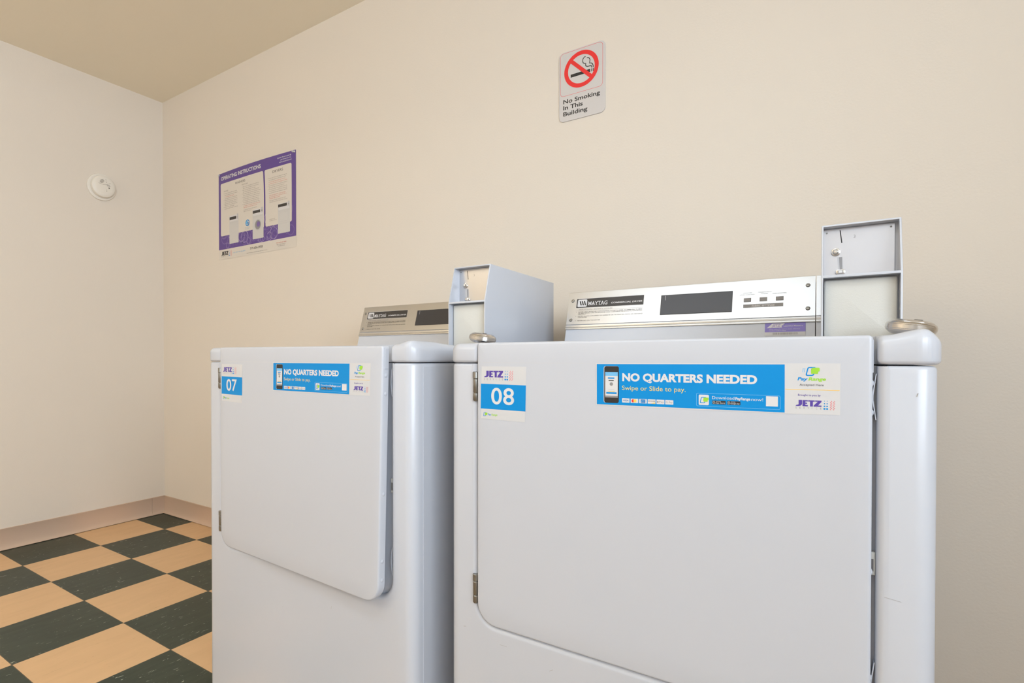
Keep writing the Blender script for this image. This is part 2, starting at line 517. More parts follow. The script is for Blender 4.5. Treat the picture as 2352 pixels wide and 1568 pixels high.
# vinyl cove base with a toe
PROF = [(0, .0025), (.0150, .0022), (.0152, .0036), (.0138, .0052), (.0085, .0110), (.0050, .0200), (.0034, .0330), (.0034, .0975), (.0042, .0990), (.0042, .1005), (.002, .1016), (0, .1016)]
def cove(name, a, b, nrm, label):
    bm = bmesh.new()
    A, B, n = Vector(a), Vector(b), Vector(nrm)
    ra = [bm.verts.new(A + n * d + Vector((0, 0, z))) for d, z in PROF]
    rb = [bm.verts.new(B + n * d + Vector((0, 0, z))) for d, z in PROF]
    for i in range(len(PROF)):
        bm.faces.new((ra[i], rb[i], rb[(i + 1) % len(PROF)], ra[(i + 1) % len(PROF)]))
    bm.faces.new(list(reversed(ra))); bm.faces.new(rb)
    bmesh.ops.recalc_face_normals(bm, faces=bm.faces)
    struct(name, bm, M['base'], label, smooth=50)
cove('baseboard_left', (0.0002, RY, 0), (0.0002, -.0728, 0), (1, 0, 0), 'mauve vinyl cove base along the left wall')
cove('trim_1', (0.0002, -.0718, 0), (0.0002, -.0034, 0), (1, 0, 0), 'short corner piece of mauve vinyl base')
cove('baseboard_back', (0.0002, -.0002, 0), (RX, -.0002, 0), (0, -1, 0), 'mauve vinyl cove base along the back wall')

# ceiling lamp above the camera, and an unseen fill lamp added farther left
for i, (fx, fy, lx, ly, pw, up, lc) in enumerate(FIXTURES):
    dp = (.16, .50)[i]                 # how far the fixture hangs below the ceiling
    t = thing('ceiling_light', ['white ceiling light above the camera', 'added white fill light hung farther left, out of view'][i], 'ceiling light', (fx, fy, H))
    bm = bmesh.new()
    box(bm, -lx / 2 - .03, lx / 2 + .03, -ly / 2 - .03, ly / 2 + .03, -dp - .025, -dp, bevel=.006)
    for sx in (-.45, .45):
        tube(bm, [(sx, 0, -dp - .002), (sx, 0, -.0005)], .006, 8)
    put('housing', bm, M['lampwhite'], t)
    area('lamp_tubes', (fx, fy, H - dp - .03), (fx, fy, 0), lx, ly, pw, lc)
    area('added_uplight', (fx, fy, H - dp + .005), (fx, fy, H + 1), lx, ly, up, lc)  # uplight added to brighten the ceiling and upper walls

# ---------------------------------------------------------------- wall sign
sg = thing('no_smoking_sign', 'silver grey no smoking sign with a red ring high on the back wall', 'sign', (2.4895, -.0004, 1.6782))
sfn = lambda u, v, h: Vector((u, -.0030 - h, v))
p = Print(sfn)
out = rrect(0.0005, -.0058, .1542, .2182, .016, 8)
prism(p.bm, out, lambda u, v, d: Vector((u, d, v)), -.0030, 0, p.mi(M['sign']), bevel=.0006, seg=2)
p.frame(.0046, .0762, .1466, .2148, .0009, M['red'], 1, r=.012)
p.ring(.0762, .1490, .0447, .0577, M['red'], 3, 48)
a = R(-45)
for s in (1,):
    p.poly([(.0762 + x * math.cos(a) - y * math.sin(a), .1490 + x * math.sin(a) + y * math.cos(a)) for x, y in ((-.0455, -.0058), (.0455, -.0058), (.0455, .0058), (-.0455, .0058))], M['red'], 4)
for x0, x1 in ((.0404, .1060), (.1095, .1120), (.1146, .1170)):
    p.rect(x0, .1306, x1, .1402, M['black'], 2)
p.line([(.1108, .1425), (.1108, .1470), (.1085, .1497), (.0975, .1500), (.0925, .1525), (.0905, .1570), (.0915, .1615), (.0870, .1625), (.0825, .1660), (.0808, .1720), (.0820, .1785), (.0860, .1825), (.0905, .1838)], .0026, M['black'], 2)
p.line([(.1157, .1425), (.1157, .1480), (.1130, .1545), (.1085, .1580), (.1030, .1590), (.1045, .1635), (.1055, .1690), (.1035, .1740), (.0995, .1775), (.0950, .1780)], .0026, M['black'], 2)
p.text('No Smoking', .0153, .0515, .1378, .0650, M['black'], 1, bold=.022)
p.text('In This', .0153, .0318, .0816, .0453, M['black'], 1, bold=.022)
p.text('Building', .0153, .0118, .0969, .0253, M['black'], 1, bold=.022)
p.done('sign_plate', sg)

# ---------------------------------------------------------------- instruction poster
po = thing('instruction_poster', 'purple and cream operating instructions poster pinned to the back wall near the corner', 'poster', (.5646, -.0006, 1.4214))
PW, PH = .6160, .4480
def bow(v):
    u, w = v.x / PW, v.z / PH
    return Vector((v.x, v.y - .010 * math.sin(math.pi * max(0, min(1, u * 1.0))) * max(0, w - .55) ** 2 * 4.9, v.z))
p = Print(lambda u, v, h: Vector((u, -.0006 - h, v)))
i0 = p.mi(M['poster']); p.mi(M['purple2'])
for layer, v0, mm in ((0, 0, M['poster']), (1, .0510, M['purple2'])):
    nx, nz = 16, 10
    g = [[p.bm.verts.new(p.fn(PW * i / nx, v0 + (PH - v0) * j / nz, layer * p.LAYER)) for i in range(nx + 1)] for j in range(nz + 1)]
    for j in range(nz):
        for i in range(nx):
            p.bm.faces.new((g[j][i], g[j][i + 1], g[j + 1][i + 1], g[j + 1][i])).material_index = p.mi(mm)
rnd = random.Random(5)
for k in range(58):                                   # soap bubbles rising from the bottom edge
    r_ = rnd.uniform(.010, .032)
    u = rnd.uniform(.035, PW - .035); v = .051 + r_ + rnd.random() ** 1.7 * .085
    if u > PW - .12: v = min(.22, v + rnd.random() * .05)
    p.ring(u, v, r_ * .86, r_, M['lilac'] if k % 3 == 0 else M['lilac2'], 2 + k % 3, 22)
def panel(u0, v0, u1, v1):
    pts = rrect(u0, v0, u1, v1, .008, 4)
    p.poly(pts, M['poster'], 6)
panel(.0190, .1212, .3800, .3936)
panel(.3915, .1216, .5868, .3936)
p.text('OPERATING INSTRUCTIONS', .0235, .4105, .3653, .4290, M['white'], 6, bold=.03)
for k, (a_, b_, tx) in enumerate(((.489, .586, 'Laundry Room Leased By'), (.511, .586, 'Jetz Service Co., Inc.'), (.501, .5875, 'www.jetzservice.com'))):
    p.text(tx, a_, .4285 - .0105 * k, b_, .4347 - .0105 * k, M['white'], 6, bold=.015)
p.text('WASHERS', .1490, .3700, .2350, .3812, M['badge'], 7)
p.text('DRYERS', .4500, .3695, .5264, .3812, M['badge'], 7)
p.text('TOP LOAD', .0470, .3475, .0850, .3535, M['tgrey'], 7)
p.text('FRONT LOAD', .2067, .3545, .2560, .3605, M['tgrey'], 7)
def column(u0, u1, v, rows, step, seed, red=()):
    for k in range(rows):
        ind = rnd.uniform(0, .45) if k % 3 == 2 else rnd.uniform(0, .12)
        if k % 2 == 0 and k not in red: p.disc(u0 - .0055, v - k * step + .0022, .0013, M['tgrey'], 7, n=8)
        fine(p, u0, v - k * step, u1 - (u1 - u0) * ind, .0044, M['tred'] if k in red else M['tgrey'], 7, seed + k)
column(.0540, .1740, .3365, 10, .0088, 100, red=(2,))
column(.2140, .3560, .3440, 11, .0088, 130)
fine(p, .2160, .2475, .3560, .0046, M['tred'], 7, 160); fine(p, .2160, .2395, .3240, .0046, M['tred'], 7, 161)
fine(p, .2160, .2280, .3300, .0044, M['tgrey'], 7, 162); fine(p, .2160, .2205, .2800, .0044, M['tgrey'], 7, 163)
column(.4200, .5560, .3470, 9, .0088, 200, red=(2, 3))
for k, e in enumerate((.545, .549, .500)): fine(p, .4215, .2655 - k * .0078, e, .0046, M['tred'], 7, 220 + k)
fine(p, .4215, .2400, .5450, .0044, M['tgrey'], 7, 230); fine(p, .4215, .2320, .5560, .0044, M['tgrey'], 7, 231)
def little_machine(u0, v0, u1, v1, dark, door):
    p.rect(u0, v0, u1, v1, M['pgrey'], 8, r=.003)
    p.rect(u0 + .004, v1 - .030, u1 - .004, v1, M['white'], 9, r=.002)
    p.rect(*dark, M['badge'], 10)
    p.rect(dark[2] + .006, dark[1] - .003, u1 - .004, v1 + .004, M['lgrey'], 10)
    p.rect(dark[2] + .009, dark[1] + .004, u1 - .007, dark[1] + .010, M['grey'], 11)
    p.line([(u0 + .004, v1 - .036), (u1 - .004, v1 - .036)], .001, M['lgrey'], 10)
    if door == 'round':
        p.ring((u0 + u1) / 2 - .001, .1405, .0215, .0275, M['lgrey'], 9); p.disc((u0 + u1) / 2 - .001, .1405, .0225, M['grey'], 10)
        p.disc((u0 + u1) / 2 + .003, .1430, .0135, M['lilac2'], 11)
    elif door == 'panel':
        p.frame(u0 + .012, .0950 + .035, u1 - .012, v1 - .042, .0009, M['lgrey'], 9, r=.004)
        p.line([(u0 + .002, .122), (u1 - .002, .122)], .001, M['lgrey'], 9)
little_machine(.0945, .0735, .1735, .2170, (.0970, .1955, .1547, .2100), None)
little_machine(.2900, .0725, .3760, .2185, (.2920, .1995, .3509, .2130), 'round')
little_machine(.4865, .0755, .5740, .2165, (.4885, .2000, .5531, .2135), 'panel')
p.ring(.2483, .1612, .0120, .0165, M['blue'], 8); p.disc(.2445, .1625, .0090, M['cyan'], 9); p.ring(.2520, .1580, .0035, .0065, M['dkblue'], 10)
fine(p, .2260, .1375, .2690, .0040, M['tblue'], 8, 300); fine(p, .2300, .1310, .2640, .0040, M['tblue'], 8, 301)
fine(p, .4220, .1510, .4640, .0040, M['tgrey'], 8, 302); fine(p, .4220, .1440, .4760, .0040, M['tgrey'], 8, 303)
jetz(p, .0220, .0205, .0830, .0400, M['black'], 3)
fine(p, .1265, .0235, .2280, .0056, M['cyan'], 3, 310)
p.text('719-636-3928', .2680, .0252, .3676, .0362, M['badge'], 3, bold=.015)
fine(p, .2385, .0085, .4080, .0040, M['tgrey'], 3, 311)
fine(p, .4730, .0318, .5460, .0056, M['tred'], 3, 312)
fine(p, .4755, .0235, .5430, .0044, M['tgrey'], 3, 313); fine(p, .4850, .0160, .5340, .0044, M['tgrey'], 3, 314)
sheet = p.done('poster_sheet', po, warp=bow, cell=.020)
for (u, v) in ((.006, .4415), (.597, .4420), (.609, .4390)):      # clear push pins
    bm = bmesh.new()
    lathe(bm, [(0, .0052), (.0034, .0052), (.0042, .0036), (.0030, .0020), (.0030, .0008), (.0044, 0), (0, 0)], 16, 0, Matrix.Translation((u, -.0020, v)) @ Matrix.Rotation(R(90), 4, 'X'))
    o = put('push_pin', bm, M['paper'], po)

# ---------------------------------------------------------------- smoke detector on the left wall
sd = thing('smoke_detector', 'round ivory smoke detector on the left wall', 'smoke detector', (.0003, -.3245, 1.8176), (0, R(90), 0))
bm = bmesh.new()
lathe(bm, [(0, 0), (.0705, 0), (.0710, .003), (.0695, .0085), (.0665, .0100), (.0600, .0105), (0, .0105)], 56)
put('mounting_base', bm, M['detector'], sd)
bm = bmesh.new()
dome = [(.0560, .0106), (.0575, .0150), (.0580, .0240), (.0560, .0315), (.0500, .0365), (.0380, .0385), (.0200, .0392), (0, .0394)]
lathe(bm, dome, 56)
o = put('detector_cover', bm, M['detector'], sd)
# local axes: +Z out of the wall, +X down, +Y toward the corner
def dome_z(r_):
    for (ra, za), (rb, zb) in zip(dome[2:], dome[3:]):
        if rb <= r_ <= ra: return za + (zb - za) * (ra - r_) / (ra - rb)
    return .0394
p = Print(lambda u, v, h: Vector((-v, u, dome_z(math.hypot(u, v)) + .0003 + h)))
for k in range(6):
    y = -.0085 + k * .0034
    w = math.sqrt(max(1e-6, .0105 ** 2 - y * y))
    p.line([(-.0125 - w, .0235 + y - w * .35), (-.0125 + w, .0235 + y + w * .35)], .0013, M['detgrey'], 3)
p.line([(-.029 + .058 * t / 16, .0115 - .0085 * math.sin(math.pi * t / 16) + (.010 * t / 16)) for t in range(17)], .0011, M['detgrey'], 3)
p.rect(.0105, .0035, .0270, .0060, M['tgrey'], 3); p.rect(.0105, .0078, .0250, .0094, M['tgrey'], 3)
p.disc(.0215, -.0055, .0034, M['detgrey'], 3); p.disc(.0105, -.0230, .0018, M['detgrey'], 3); p.disc(.0105, -.0140, .0011, M['detgrey'], 3)
p.line([(.0040, .0360), (.0072, .0330), (.0100, .0362)], .0012, M['detgrey'], 3); p.disc(.0082, .0215, .0016, M['detgrey'], 3); p.disc(.0062, .0270, .0010, M['detgrey'], 3)
p.done('vent_grille', o)

# ---------------------------------------------------------------- dryers
W_, SEAM, TOP = .684, .8945, .9310
DL, DR, DB = .0640, .6225, .4350          # door edges
LW = .0095                                # rolled lip round the door opening
def build_dryer(num, loc, label, rear, ajar, scuffs):
    t = thing('clothes_dryer', label, 'clothes dryer', loc, group='coin operated dryers along the back wall')
    depth = -loc[1] - .105
    XZ = lambda u, v, d: Vector((u, d, v))
    def opening(o, top):           # outline of the door opening, o = how far outside the gap line
        q = rrect(DL - .002 - o, DB - .002 - o, DR + .0045 + o, top, (.040 + o, .040 + o, 0, 0), 8)
        return [q[-1]] + q[:-1]
    def cutter(y1, o=0.0):
        bm = bmesh.new()
        prism(bm, opening(o, 1.2), XZ, -.05, y1)
        return put('cutter', bm, [], smooth=0)
    # cabinet
    bm = bmesh.new()
    rr = rrect(0, 0, W_, depth, (.022, .022, .008, .008), 6)
    va = [bm.verts.new((x, y, .03)) for x, y in rr]; vb = [bm.verts.new((x, y, SEAM)) for x, y in rr]
    bm.faces.new(list(reversed(va))); ft = bm.faces.new(vb)
    for i in range(len(rr)): bm.faces.new((va[i], va[(i + 1) % len(rr)], vb[(i + 1) % len(rr)], vb[i]))
    bm.normal_update()
    bmesh.ops.bevel(bm, geom=list(ft.edges), offset=.005, segments=3, profile=.5, affect='EDGES')
    body = put('body', bm, [], smooth=0)
    bm = difference(body, [cutter(.040, LW)])
    rings = []                     # lip rolled inward round the opening, then the recess wall and floor
    rings.append([bm.verts.new((x, -.00006, z)) for x, z in opening(LW + .0025, SEAM - .0055)])
    for k in range(13):
        a_ = math.pi / 2 * k / 12
        rings.append([bm.verts.new((x, LW * (1 - math.cos(a_)) - .00006, z)) for x, z in opening(LW * (1 - math.sin(a_)), SEAM - .0005)])
    rings.append([bm.verts.new((x, .0165, z)) for x, z in opening(0, SEAM - .0005)])
    for ra, rb in zip(rings, rings[1:]):
        for i in range(len(ra) - 1):
            bm.faces.new((ra[i], ra[i + 1], rb[i + 1], rb[i]))
    bm.faces.new(rings[-1])
    # side panel joint behind the wrap-round front
    for sx, nx in ((0, -1), (W_, 1)):
        box(bm, sx + nx * .0004 - .0006, sx + nx * .0004 + .0006, .030, depth - .01, .035, SEAM - .007)
    for (x, z, dx, dz, w) in scuffs:
        q = Vector((dz, -dx)).normalized() * w / 2
        f = bm.faces.new([bm.verts.new((x + a_ * dx + b_ * q.x, -.00025, z + a_ * dz + b_ * q.y)) for a_, b_ in ((-1, -1), (1, -1), (1, 1), (-1, 1))])
        f.material_index = 1
    put('cabinet', bm, [M['enamel'], M['scuff']], t, smooth=38)
    # top with a raised rim along both sides, notched for the door
    bm = bmesh.new()
    rr = rrect(-.0015, -.0015, W_ + .0035, depth, (.024, .024, .01, .01), 8)
    va = [bm.verts.new((x, y, SEAM + .0015)) for x, y in rr]; vb = [bm.verts.new((x, y, TOP)) for x, y in rr]
    fb = bm.faces.new(list(reversed(va))); ft = bm.faces.new(vb)
    for i in range(len(rr)): bm.faces.new((va[i], va[(i + 1) % len(rr)], vb[(i + 1) % len(rr)], vb[i]))
    bm.normal_update()
    bmesh.ops.bevel(bm, geom=list(ft.edges), offset=.0125, segments=6, profile=.5, affect='EDGES')
    bm.normal_update()
    bmesh.ops.bevel(bm, geom=[e for e in bm.edges if all(abs(v.co.z - SEAM - .0015) < 1e-5 for v in e.verts)], offset=.005, segments=3, profile=.5, affect='EDGES')
    lid = put('lid', bm, [], smooth=0)
    bm = difference(lid, [cutter(.042)])
    bm.normal_update()
    es = [e for e in bm.edges if len(e.link_faces) == 2 and all(v.co.y < .012 and (abs(v.co.x - DL + .002) < 1e-4 or abs(v.co.x - DR - .0045) < 1e-4) for v in e.verts)
          and e.link_faces[0].normal.angle(e.link_faces[1].normal, 0) > .8]
    bmesh.ops.bevel(bm, geom=es, offset=.0070, segments=5, profile=.5, affect='EDGES', clamp_overlap=False)
    for k in range(30):
        bmesh.ops.bisect_plane(bm, geom=bm.verts[:] + bm.edges[:] + bm.faces[:], plane_co=(W_ + .002 - k * .0022, 0, 0), plane_no=(1, 0, 0))
    for k in range(8):
        bmesh.ops.bisect_plane(bm, geom=bm.verts[:] + bm.edges[:] + bm.faces[:], plane_co=(0, .05 + k * .015, 0), plane_no=(0, 1, 0))
    for v in bm.verts:             # raised rim near the right front corner
        f = max(0, min(1, (v.co.z - SEAM - .010) / (TOP - SEAM - .012)))
        q = (v.co.x - (W_ - .0125)) / (.040 if v.co.x < W_ - .0125 else .0160)
        g = max(0, min(1, (.155 - v.co.y) / .105))
        if abs(q) < 1: v.co.z += .0068 * f * (0.5 + 0.5 * math.cos(math.pi * q)) * (g * g * (3 - 2 * g))
    put('top_panel', bm, M['enamel'], t, smooth=62)
    # door, pulled open a little when ajar
    def warp(v):
        if not ajar: return v
        s = max(-.02, (v.x - DL) / (DR - DL))
        low = (TOP - v.z) / (TOP - DB)
        return Vector((v.x - .0006 * s, v.y - s * (.0110 + .0150 * low), v.z - .0032 * s))
    bm = bmesh.new()
    dp = rrect(DL, DB, DR, TOP + .0002, (.037, .037, .005, .005), 8)
    prism(bm, dp, XZ, -.0050, .0128, bevel=.0042, seg=4)
    # faint crease across the door below its top
    n = bmesh.new(); n.free()
    box(bm, DL + .012, DR - .040, -.00508, -.0049, SEAM + .0012, SEAM + .0017, mi=1)
    door = put('door', bm, [M['enamel'], M['lgrey']], t, smooth=38, warp=warp)
    bm = bmesh.new()
    prism(bm, rrect(DL + .022, DB + .022, DR - .022, TOP - .03, (.030, .030, .01, .01), 6), XZ, .0128, .0155, bevel=.001, seg=2)
    put('door_liner', bm, M['enamel_in'], door, warp=warp)
    for zc in (.8735, .838, .645, .516, .480):
        bm = bmesh.new()
        lathe(bm, [(0, .0018), (.0018, .0017), (.0040, .0006), (.0042, 0), (0, 0)], 16, 0, Matrix.Translation((DR - .0002, .0050, zc)) @ Matrix.Rotation(R(90), 4, 'Y'))
        put('screw', bm, M['enamel'], door, warp=warp)
    bm = bmesh.new(); box(bm, DR - .0002, DR + .0009, .0010, .0115, .886, .926, bevel=.0004, seg=1)
    put('edge_plate', bm, M['enamel'], door, warp=warp)
    for zc in (.855, .494):                           # barrel hinges
        bm = bmesh.new()
        mt = Matrix.Translation((DL - .0055, -.0005, zc))
        for a_, b_, r_ in ((-.0260, -.0130, .0050), (-.0122, .0118, .0048), (.0126, .0250, .0053)):
            lathe(bm, [(0, a_ - .0018), (r_ * .7, a_ - .0012), (r_, a_ + .001), (r_, b_ - .0008), (r_ * .85, b_), (0, b_)], 18, 0, mt)
        box(bm, DL - .004, DL + .010, .004, .006, zc - .011, zc + .011)
        o = put('hinge', bm, M['steel'], door)
        o['label'] = 'grey steel barrel hinge'
    # spring clips and latch inside the right edge of the opening
    for zc in (.857, .507):
        bm = bmesh.new()
        pts = [(.0026, -.028), (-.0012, -.004), (-.0012, .002), (.0026, .028), (.0014, .028), (-.0026, .003), (-.0026, -.005), (.0014, -.028)]
        prism(bm, [(DR + .0022 + a_ * .8, zc + b_) for a_, b_ in pts], XZ, .0050, .0155)
        put('spring_clip', bm, M['enamel'], t)
    bm = bmesh.new(); box(bm, DR - .002, DR + .0044, .008, .0162, .640, .668, bevel=.0008, seg=1); box(bm, DR - .0002, DR + .0026, .0075, .0085, .645, .660, mi=1)
    put('latch_strike', bm, [M['cream'], M['liner']], t)
    for fx in (.06, W_ - .06):
        for fy in (.07, depth - .07):
            bm = bmesh.new(); lathe(bm, [(0, 0), (.024, 0), (.024, .006), (.012, .010), (.012, .034), (0, .034)], 20, 0, Matrix.Translation((fx, fy, .0003)))
            put('foot', bm, M['liner'], t)
    # door stickers
    dfn = lambda u, v, h: Vector((u, -.0051 - h, v))
    s_ = Print(dfn)
    s_.poly([(.0738, .8897), (.0722, .7980), (.1590, .7965), (.1615, .8895)], M['paper'], 1)
    s_.poly([(.0725, .8592), (.0720, .8156), (.1600, .8148), (.1608, .8584)], M['blue'], 2)
    jetz(s_, .0788, .8706, .1172, .8820, M['purple'], 2, ink=M['grey'])
    s_.text(num[0], .0937, .8240, .1148, .8528, M['white'], 3, bold=.012, base=False)
    s_.text(num[1], .1175, .8240, .1385, .8528, M['white'], 3, bold=.012, base=False)
    wallet(s_, .0812, .8060, .0066, 2, speed=False)
    s_.text('Pay', .0867, .8042, .0935, .8076, M['blue'], 2, bold=.02, shear=.2); s_.text('Range', .0940, .8042, .1058, .8076, M['green'], 2, bold=.02, shear=.2)
    o = s_.done('number_sticker', door, warp); o['label'] = 'white and blue sticker numbered ' + num
    s_ = Print(dfn)
    s_.poly([(.2812, .8962), (.2814, .8312), (.5325, .8325), (.5907, .8338), (.5910, .8972), (.5330, .8972)], M['paper'], 1)
    s_.poly([(.2828, .8947), (.2830, .8330), (.5322, .8338), (.5320, .8957)], M['blue'], 2)
    s_.rect(.2938, .8360, .3168, .8918, M['lgrey'], 3, r=.0030); s_.rect(.2948, .8360, .3172, .8916, M['black'], 4, r=.0030)     # phone
    s_.rect(.2962, .8440, .3156, .8828, M['white'], 5); s_.rect(.2962, .8770, .3156, .8828, M['cyan'], 6)
    s_.rect(.2982, .8742, .3138, .8764, M['white'], 6); s_.rect(.3005, .8726, .3105, .8746, M['blue'], 7); s_.rect(.3015, .8692, .3095, .8706, M['black'], 6)
    s_.disc(.3058, .8645, .0026, M['grey'], 6); s_.rect(.3015, .8560, .3105, .8566, M['lgrey'], 6); s_.rect(.3010, .8528, .3110, .8540, M['yellow'], 6)
    s_.rect(.2980, .8496, .3140, .8522, M['blue'], 6); s_.rect(.2962, .8440, .3156, .8468, M['grey'], 6)
    s_.text('NO QUARTERS NEEDED', .3223, .8693, .5009, .8812, M['white'], 3, bold=.045)
    s_.text('Swipe or Slide to pay.', .3220, .8562, .4121, .8626, M['yellow'], 3)
    cards = [.3222, .3350, .3475, .3598, .3723, .3845]
    for k, u in enumerate(cards):
        s_.rect(u, .8374, u + .0111, .8437, M['white'], 3, r=.0004)
    s_.text('VISA', .3238, .8392, .3320, .8418, M['dkblue'], 4, bold=.02, shear=.2)
    s_.disc(.3386, .8405, .0023, M['red'], 4); s_.disc(.3414, .8405, .0023, M['orange'], 5)
    s_.rect(.3498, .8380, .3566, .8431, M['dkblue'], 4); s_.text('AM', .3507, .8408, .3558, .8424, M['cyan'], 5); s_.text('EX', .3507, .8387, .3558, .8403, M['cyan'], 5)
    s_.text('DISCOVER', .3603, .8403, .3705, .8419, M['black'], 4, bold=.01); s_.poly([(.3640, .8376), (.3707, .8376), (.3707, .8396)], M['orange'], 4)
    s_.disc(.3741, .8404, .0012, M['grey'], 4); s_.text('Pay', .3760, .8394, .3826, .8418, M['grey'], 4)
    s_.text('G Pay', .3855, .8394, .3945, .8418, M['grey'], 4)
    s_.frame(.4261, .8370, .5275, .8553, .0005, M['cyan'], 3, r=.0022)
    s_.rect(.4293, .8388, .4424, .8532, M['white'], 3, r=.0015); wallet(s_, .4358, .8458, .0085, 4, speed=False)
    s_.text('Download', .4463, .8478, .4740, .8516, M['white'], 3); s_.text('PayRange', .4752, .8475, .4930, .8513, M['white'], 3, bold=.03); s_.text('now!', .4942, .8473, .5079, .8511, M['white'], 3)
    for u0, u1, a_ in ((.4467, .4634, 'App Store'), (.4654, .4812, 'Google play')):
        s_.rect(u0, .8408, u1, .8457, M['black'], 3, r=.0006)
        s_.text(a_, u0 + .0038, .8417, u1 - .0008, .8437, M['white'], 4); s_.frame(u0 + .0008, .8416, u0 + .0030, .8449, .0004, M['white'], 4, r=.0005)
        s_.rect(u0 + .0045, .8444, u1 - .006, .8449, M['lgrey'], 4)
    s_.rect(.5112, .8410, .5247, .8541, M['white'], 3)
    wallet(s_, .5612, .8870, .0112, 2)
    s_.text('Pay', .5459, .8755, .5572, .8797, M['blue'], 2, bold=.035, shear=.2); s_.text('Range', .5576, .8755, .5760, .8797, M['green'], 2, bold=.035, shear=.2)
    s_.text('Accepted Here', .5483, .8688, .5738, .8716, M['black'], 2)
    s_.rect(.5328, .8636, .5900, .8643, M['orange'], 2)
    s_.text('Brought to you by', .5466, .8560, .5707, .8584, M['purple'], 2, bold=.01)
    jetz(s_, .5440, .8430, .5716, .8508, M['purple'], 2, ink=M['grey'])
    o = s_.done('payment_sticker', door, warp); o['label'] = 'long blue and white payment sticker'

    # console along the rear
    yb, yt = rear - .005, rear + .037
    Ld = math.hypot(.037, .125); ay, az = .037 / Ld, .125 / Ld
    F = lambda u, v, h: Vector((u, rear + v * ay - h * az, .953 + v * az + h * ay))          # face coordinates, as measured
    VT = .1315
    bm = bmesh.new()
    y0 = rear - (.953 - TOP) * .037 / .125
    prof = [(y0, TOP - .002), (F(0, VT - .002, 0).y, F(0, VT - .002, 0).z), (F(0, VT, 0).y + .004, F(0, VT, 0).z), (rear + .150, F(0, VT, 0).z - .004), (rear + .150, TOP - .002)]
    prism(bm, prof, lambda a_, b_, d: Vector((d, a_, b_)), .0042, .5575)
    prism(bm, [(q[0] + .0004, q[1]) for q in prof], lambda a_, b_, d: Vector((d, a_, b_)), .5598, .5688)
    con = put('console', bm, M['enamel'], t)
    bm = bmesh.new()
    for u0, u1 in ((.0036, .5578), (.5596, .5686)):
        pr = [(.0410, 0), (.0410, .0022), (VT - .001, .0022), (VT, .0012), (VT, 0)]
        prism(bm, [(v, h) for v, h in pr], lambda v, h, d: F(d, v, h), u0, u1)
        pr = [(.0275, 0), (.0275, .0026), (.0300, .0032), (.0325, .0026), (.0345, .0032), (.0385, .0032), (.0390, 0)]
        prism(bm, [(v, h) for v, h in pr], lambda v, h, d: F(d, v, h), u0, u1)
    q = Print(lambda u, v, h: F(u, v, .00225 + h), bm)
    q.mi(M['alu'])
    q.frame(.0260, .0863, .2024, .1128, .0007, M['white'], 1, r=.0004)
    q.rect(.0267, .0870, .2017, .1121, M['badge'], 1)
    q.rect(.0300, .0893, .0555, .1100, M['white'], 2, r=.003)
    q.frame(.0310, .0902, .0545, .1091, .0008, M['white'], 3, r=.0025)
    for k in range(3): q.poly([(.0345 + k * .0058, .1055), (.0380 + k * .0058, .1055), (.0420 + k * .0058, .0935), (.0385 + k * .0058, .0935)], M['black'], 3)
    q.text('MAYTAG', .0590, .0928, .1105, .1032, M['white'], 2, bold=.012)
    for x0, x1 in ((.0590, .0640), (.0655, .0692), (.0700, .0742), (.0745, .0775), (.0800, .0842), (.0880, .0920), (.0922, .0955), (.0985, .1018)):
        q.rect(x0, .0928, x1, .0938, M['white'], 2)
    q.text('COMMERCIAL DRYER', .1200, .0945, .1985, .0985, M['white'], 2, bold=.02, shear=.2)
    q.text('PERSONAL SAFETY RULES', .0355, .0802, .1250, .0832, M['grey'], 1, bold=.015, shear=.15)
    q.line([(.0265, .0788), (.1250, .0788), (.2017, .0797)], .0004, M['grey'], 1)
    for k, (vv, rows) in enumerate(((.0742, 3), (.0622, 2), (.0500, 1))):
        q.disc(.0287, vv + .0012, .0011, M['grey'], 1, n=10)
    S = ((.0340, .2000, .0740, 'NEVER DRY ARTICLES CONTAINING FOAM RUBBER, FLAMMABLE FUMES'), (.0340, .2000, .0706, 'OR MATERIALS LIKE PETROLEUM AND CLEANING PRODUCTS, COOKING'), (.0340, .0560, .0672, 'OILS ETC.'),
         (.0340, .2020, .0622, 'NEVER ALLOW CHILDREN TO OPERATE OR TO PLAY IN, WITH OR AROUND'), (.0340, .0600, .0588, 'THE DRYER.'), (.0340, .0960, .0500, 'NEVER GO ON THE DRYER'))
    for a_, b_, vv, tx in S: q.text(tx, a_, vv, b_, vv + .0022, M['badge'], 1, bold=.015)
    for u0, tx in ((.4205, ('WHITES', 'AND COLORS')), (.4515, ('PERMANENT', 'PRESS'))):
        wd = .0200 if tx[0] == 'WHITES' else .0275
        q.text(tx[0], u0, .0996, u0 + wd - .001, .1014, M['grey'], 1, bold=.012); q.text(tx[1], u0 - (.0060 if wd < .025 else -.0055), .0956, u0 + (.0250 if wd < .025 else .0190), .0974, M['grey'], 1, bold=.012)
    q.text('DELICATES', .4795, .0950, .5055, .0970, M['grey'], 1, bold=.012)
    q.rect(.4228, .0652, .4998, .0732, M['grey'], 1); q.text('FABRIC SETTINGS', .4395, .0668, .4835, .0712, M['white'], 2, bold=.02, shear=.2)
    q.done('face_panel', con).data.set_sharp_from_angle(angle=R(30))
    bm = bmesh.new()
    prism(bm, [(.2435, .0572), (.4003, .0572), (.4003, .1075), (.2435, .1075)], lambda u, v, h: F(u, v, h), .0034, .0012, 0, bevel=.0006, seg=2)
    q = Print(lambda u, v, h: F(u, v, .0034 + h), bm); q.mi(M['glass'])
    q.rect(.2535, .0940, .2543, .1055, M['lgrey'], 1); q.frame(.2436, .0573, .4002, .1074, .0009, M['black'], 1, r=.0003)
    o = q.done('display_window', con); o['label'] = 'dark smoked display window'
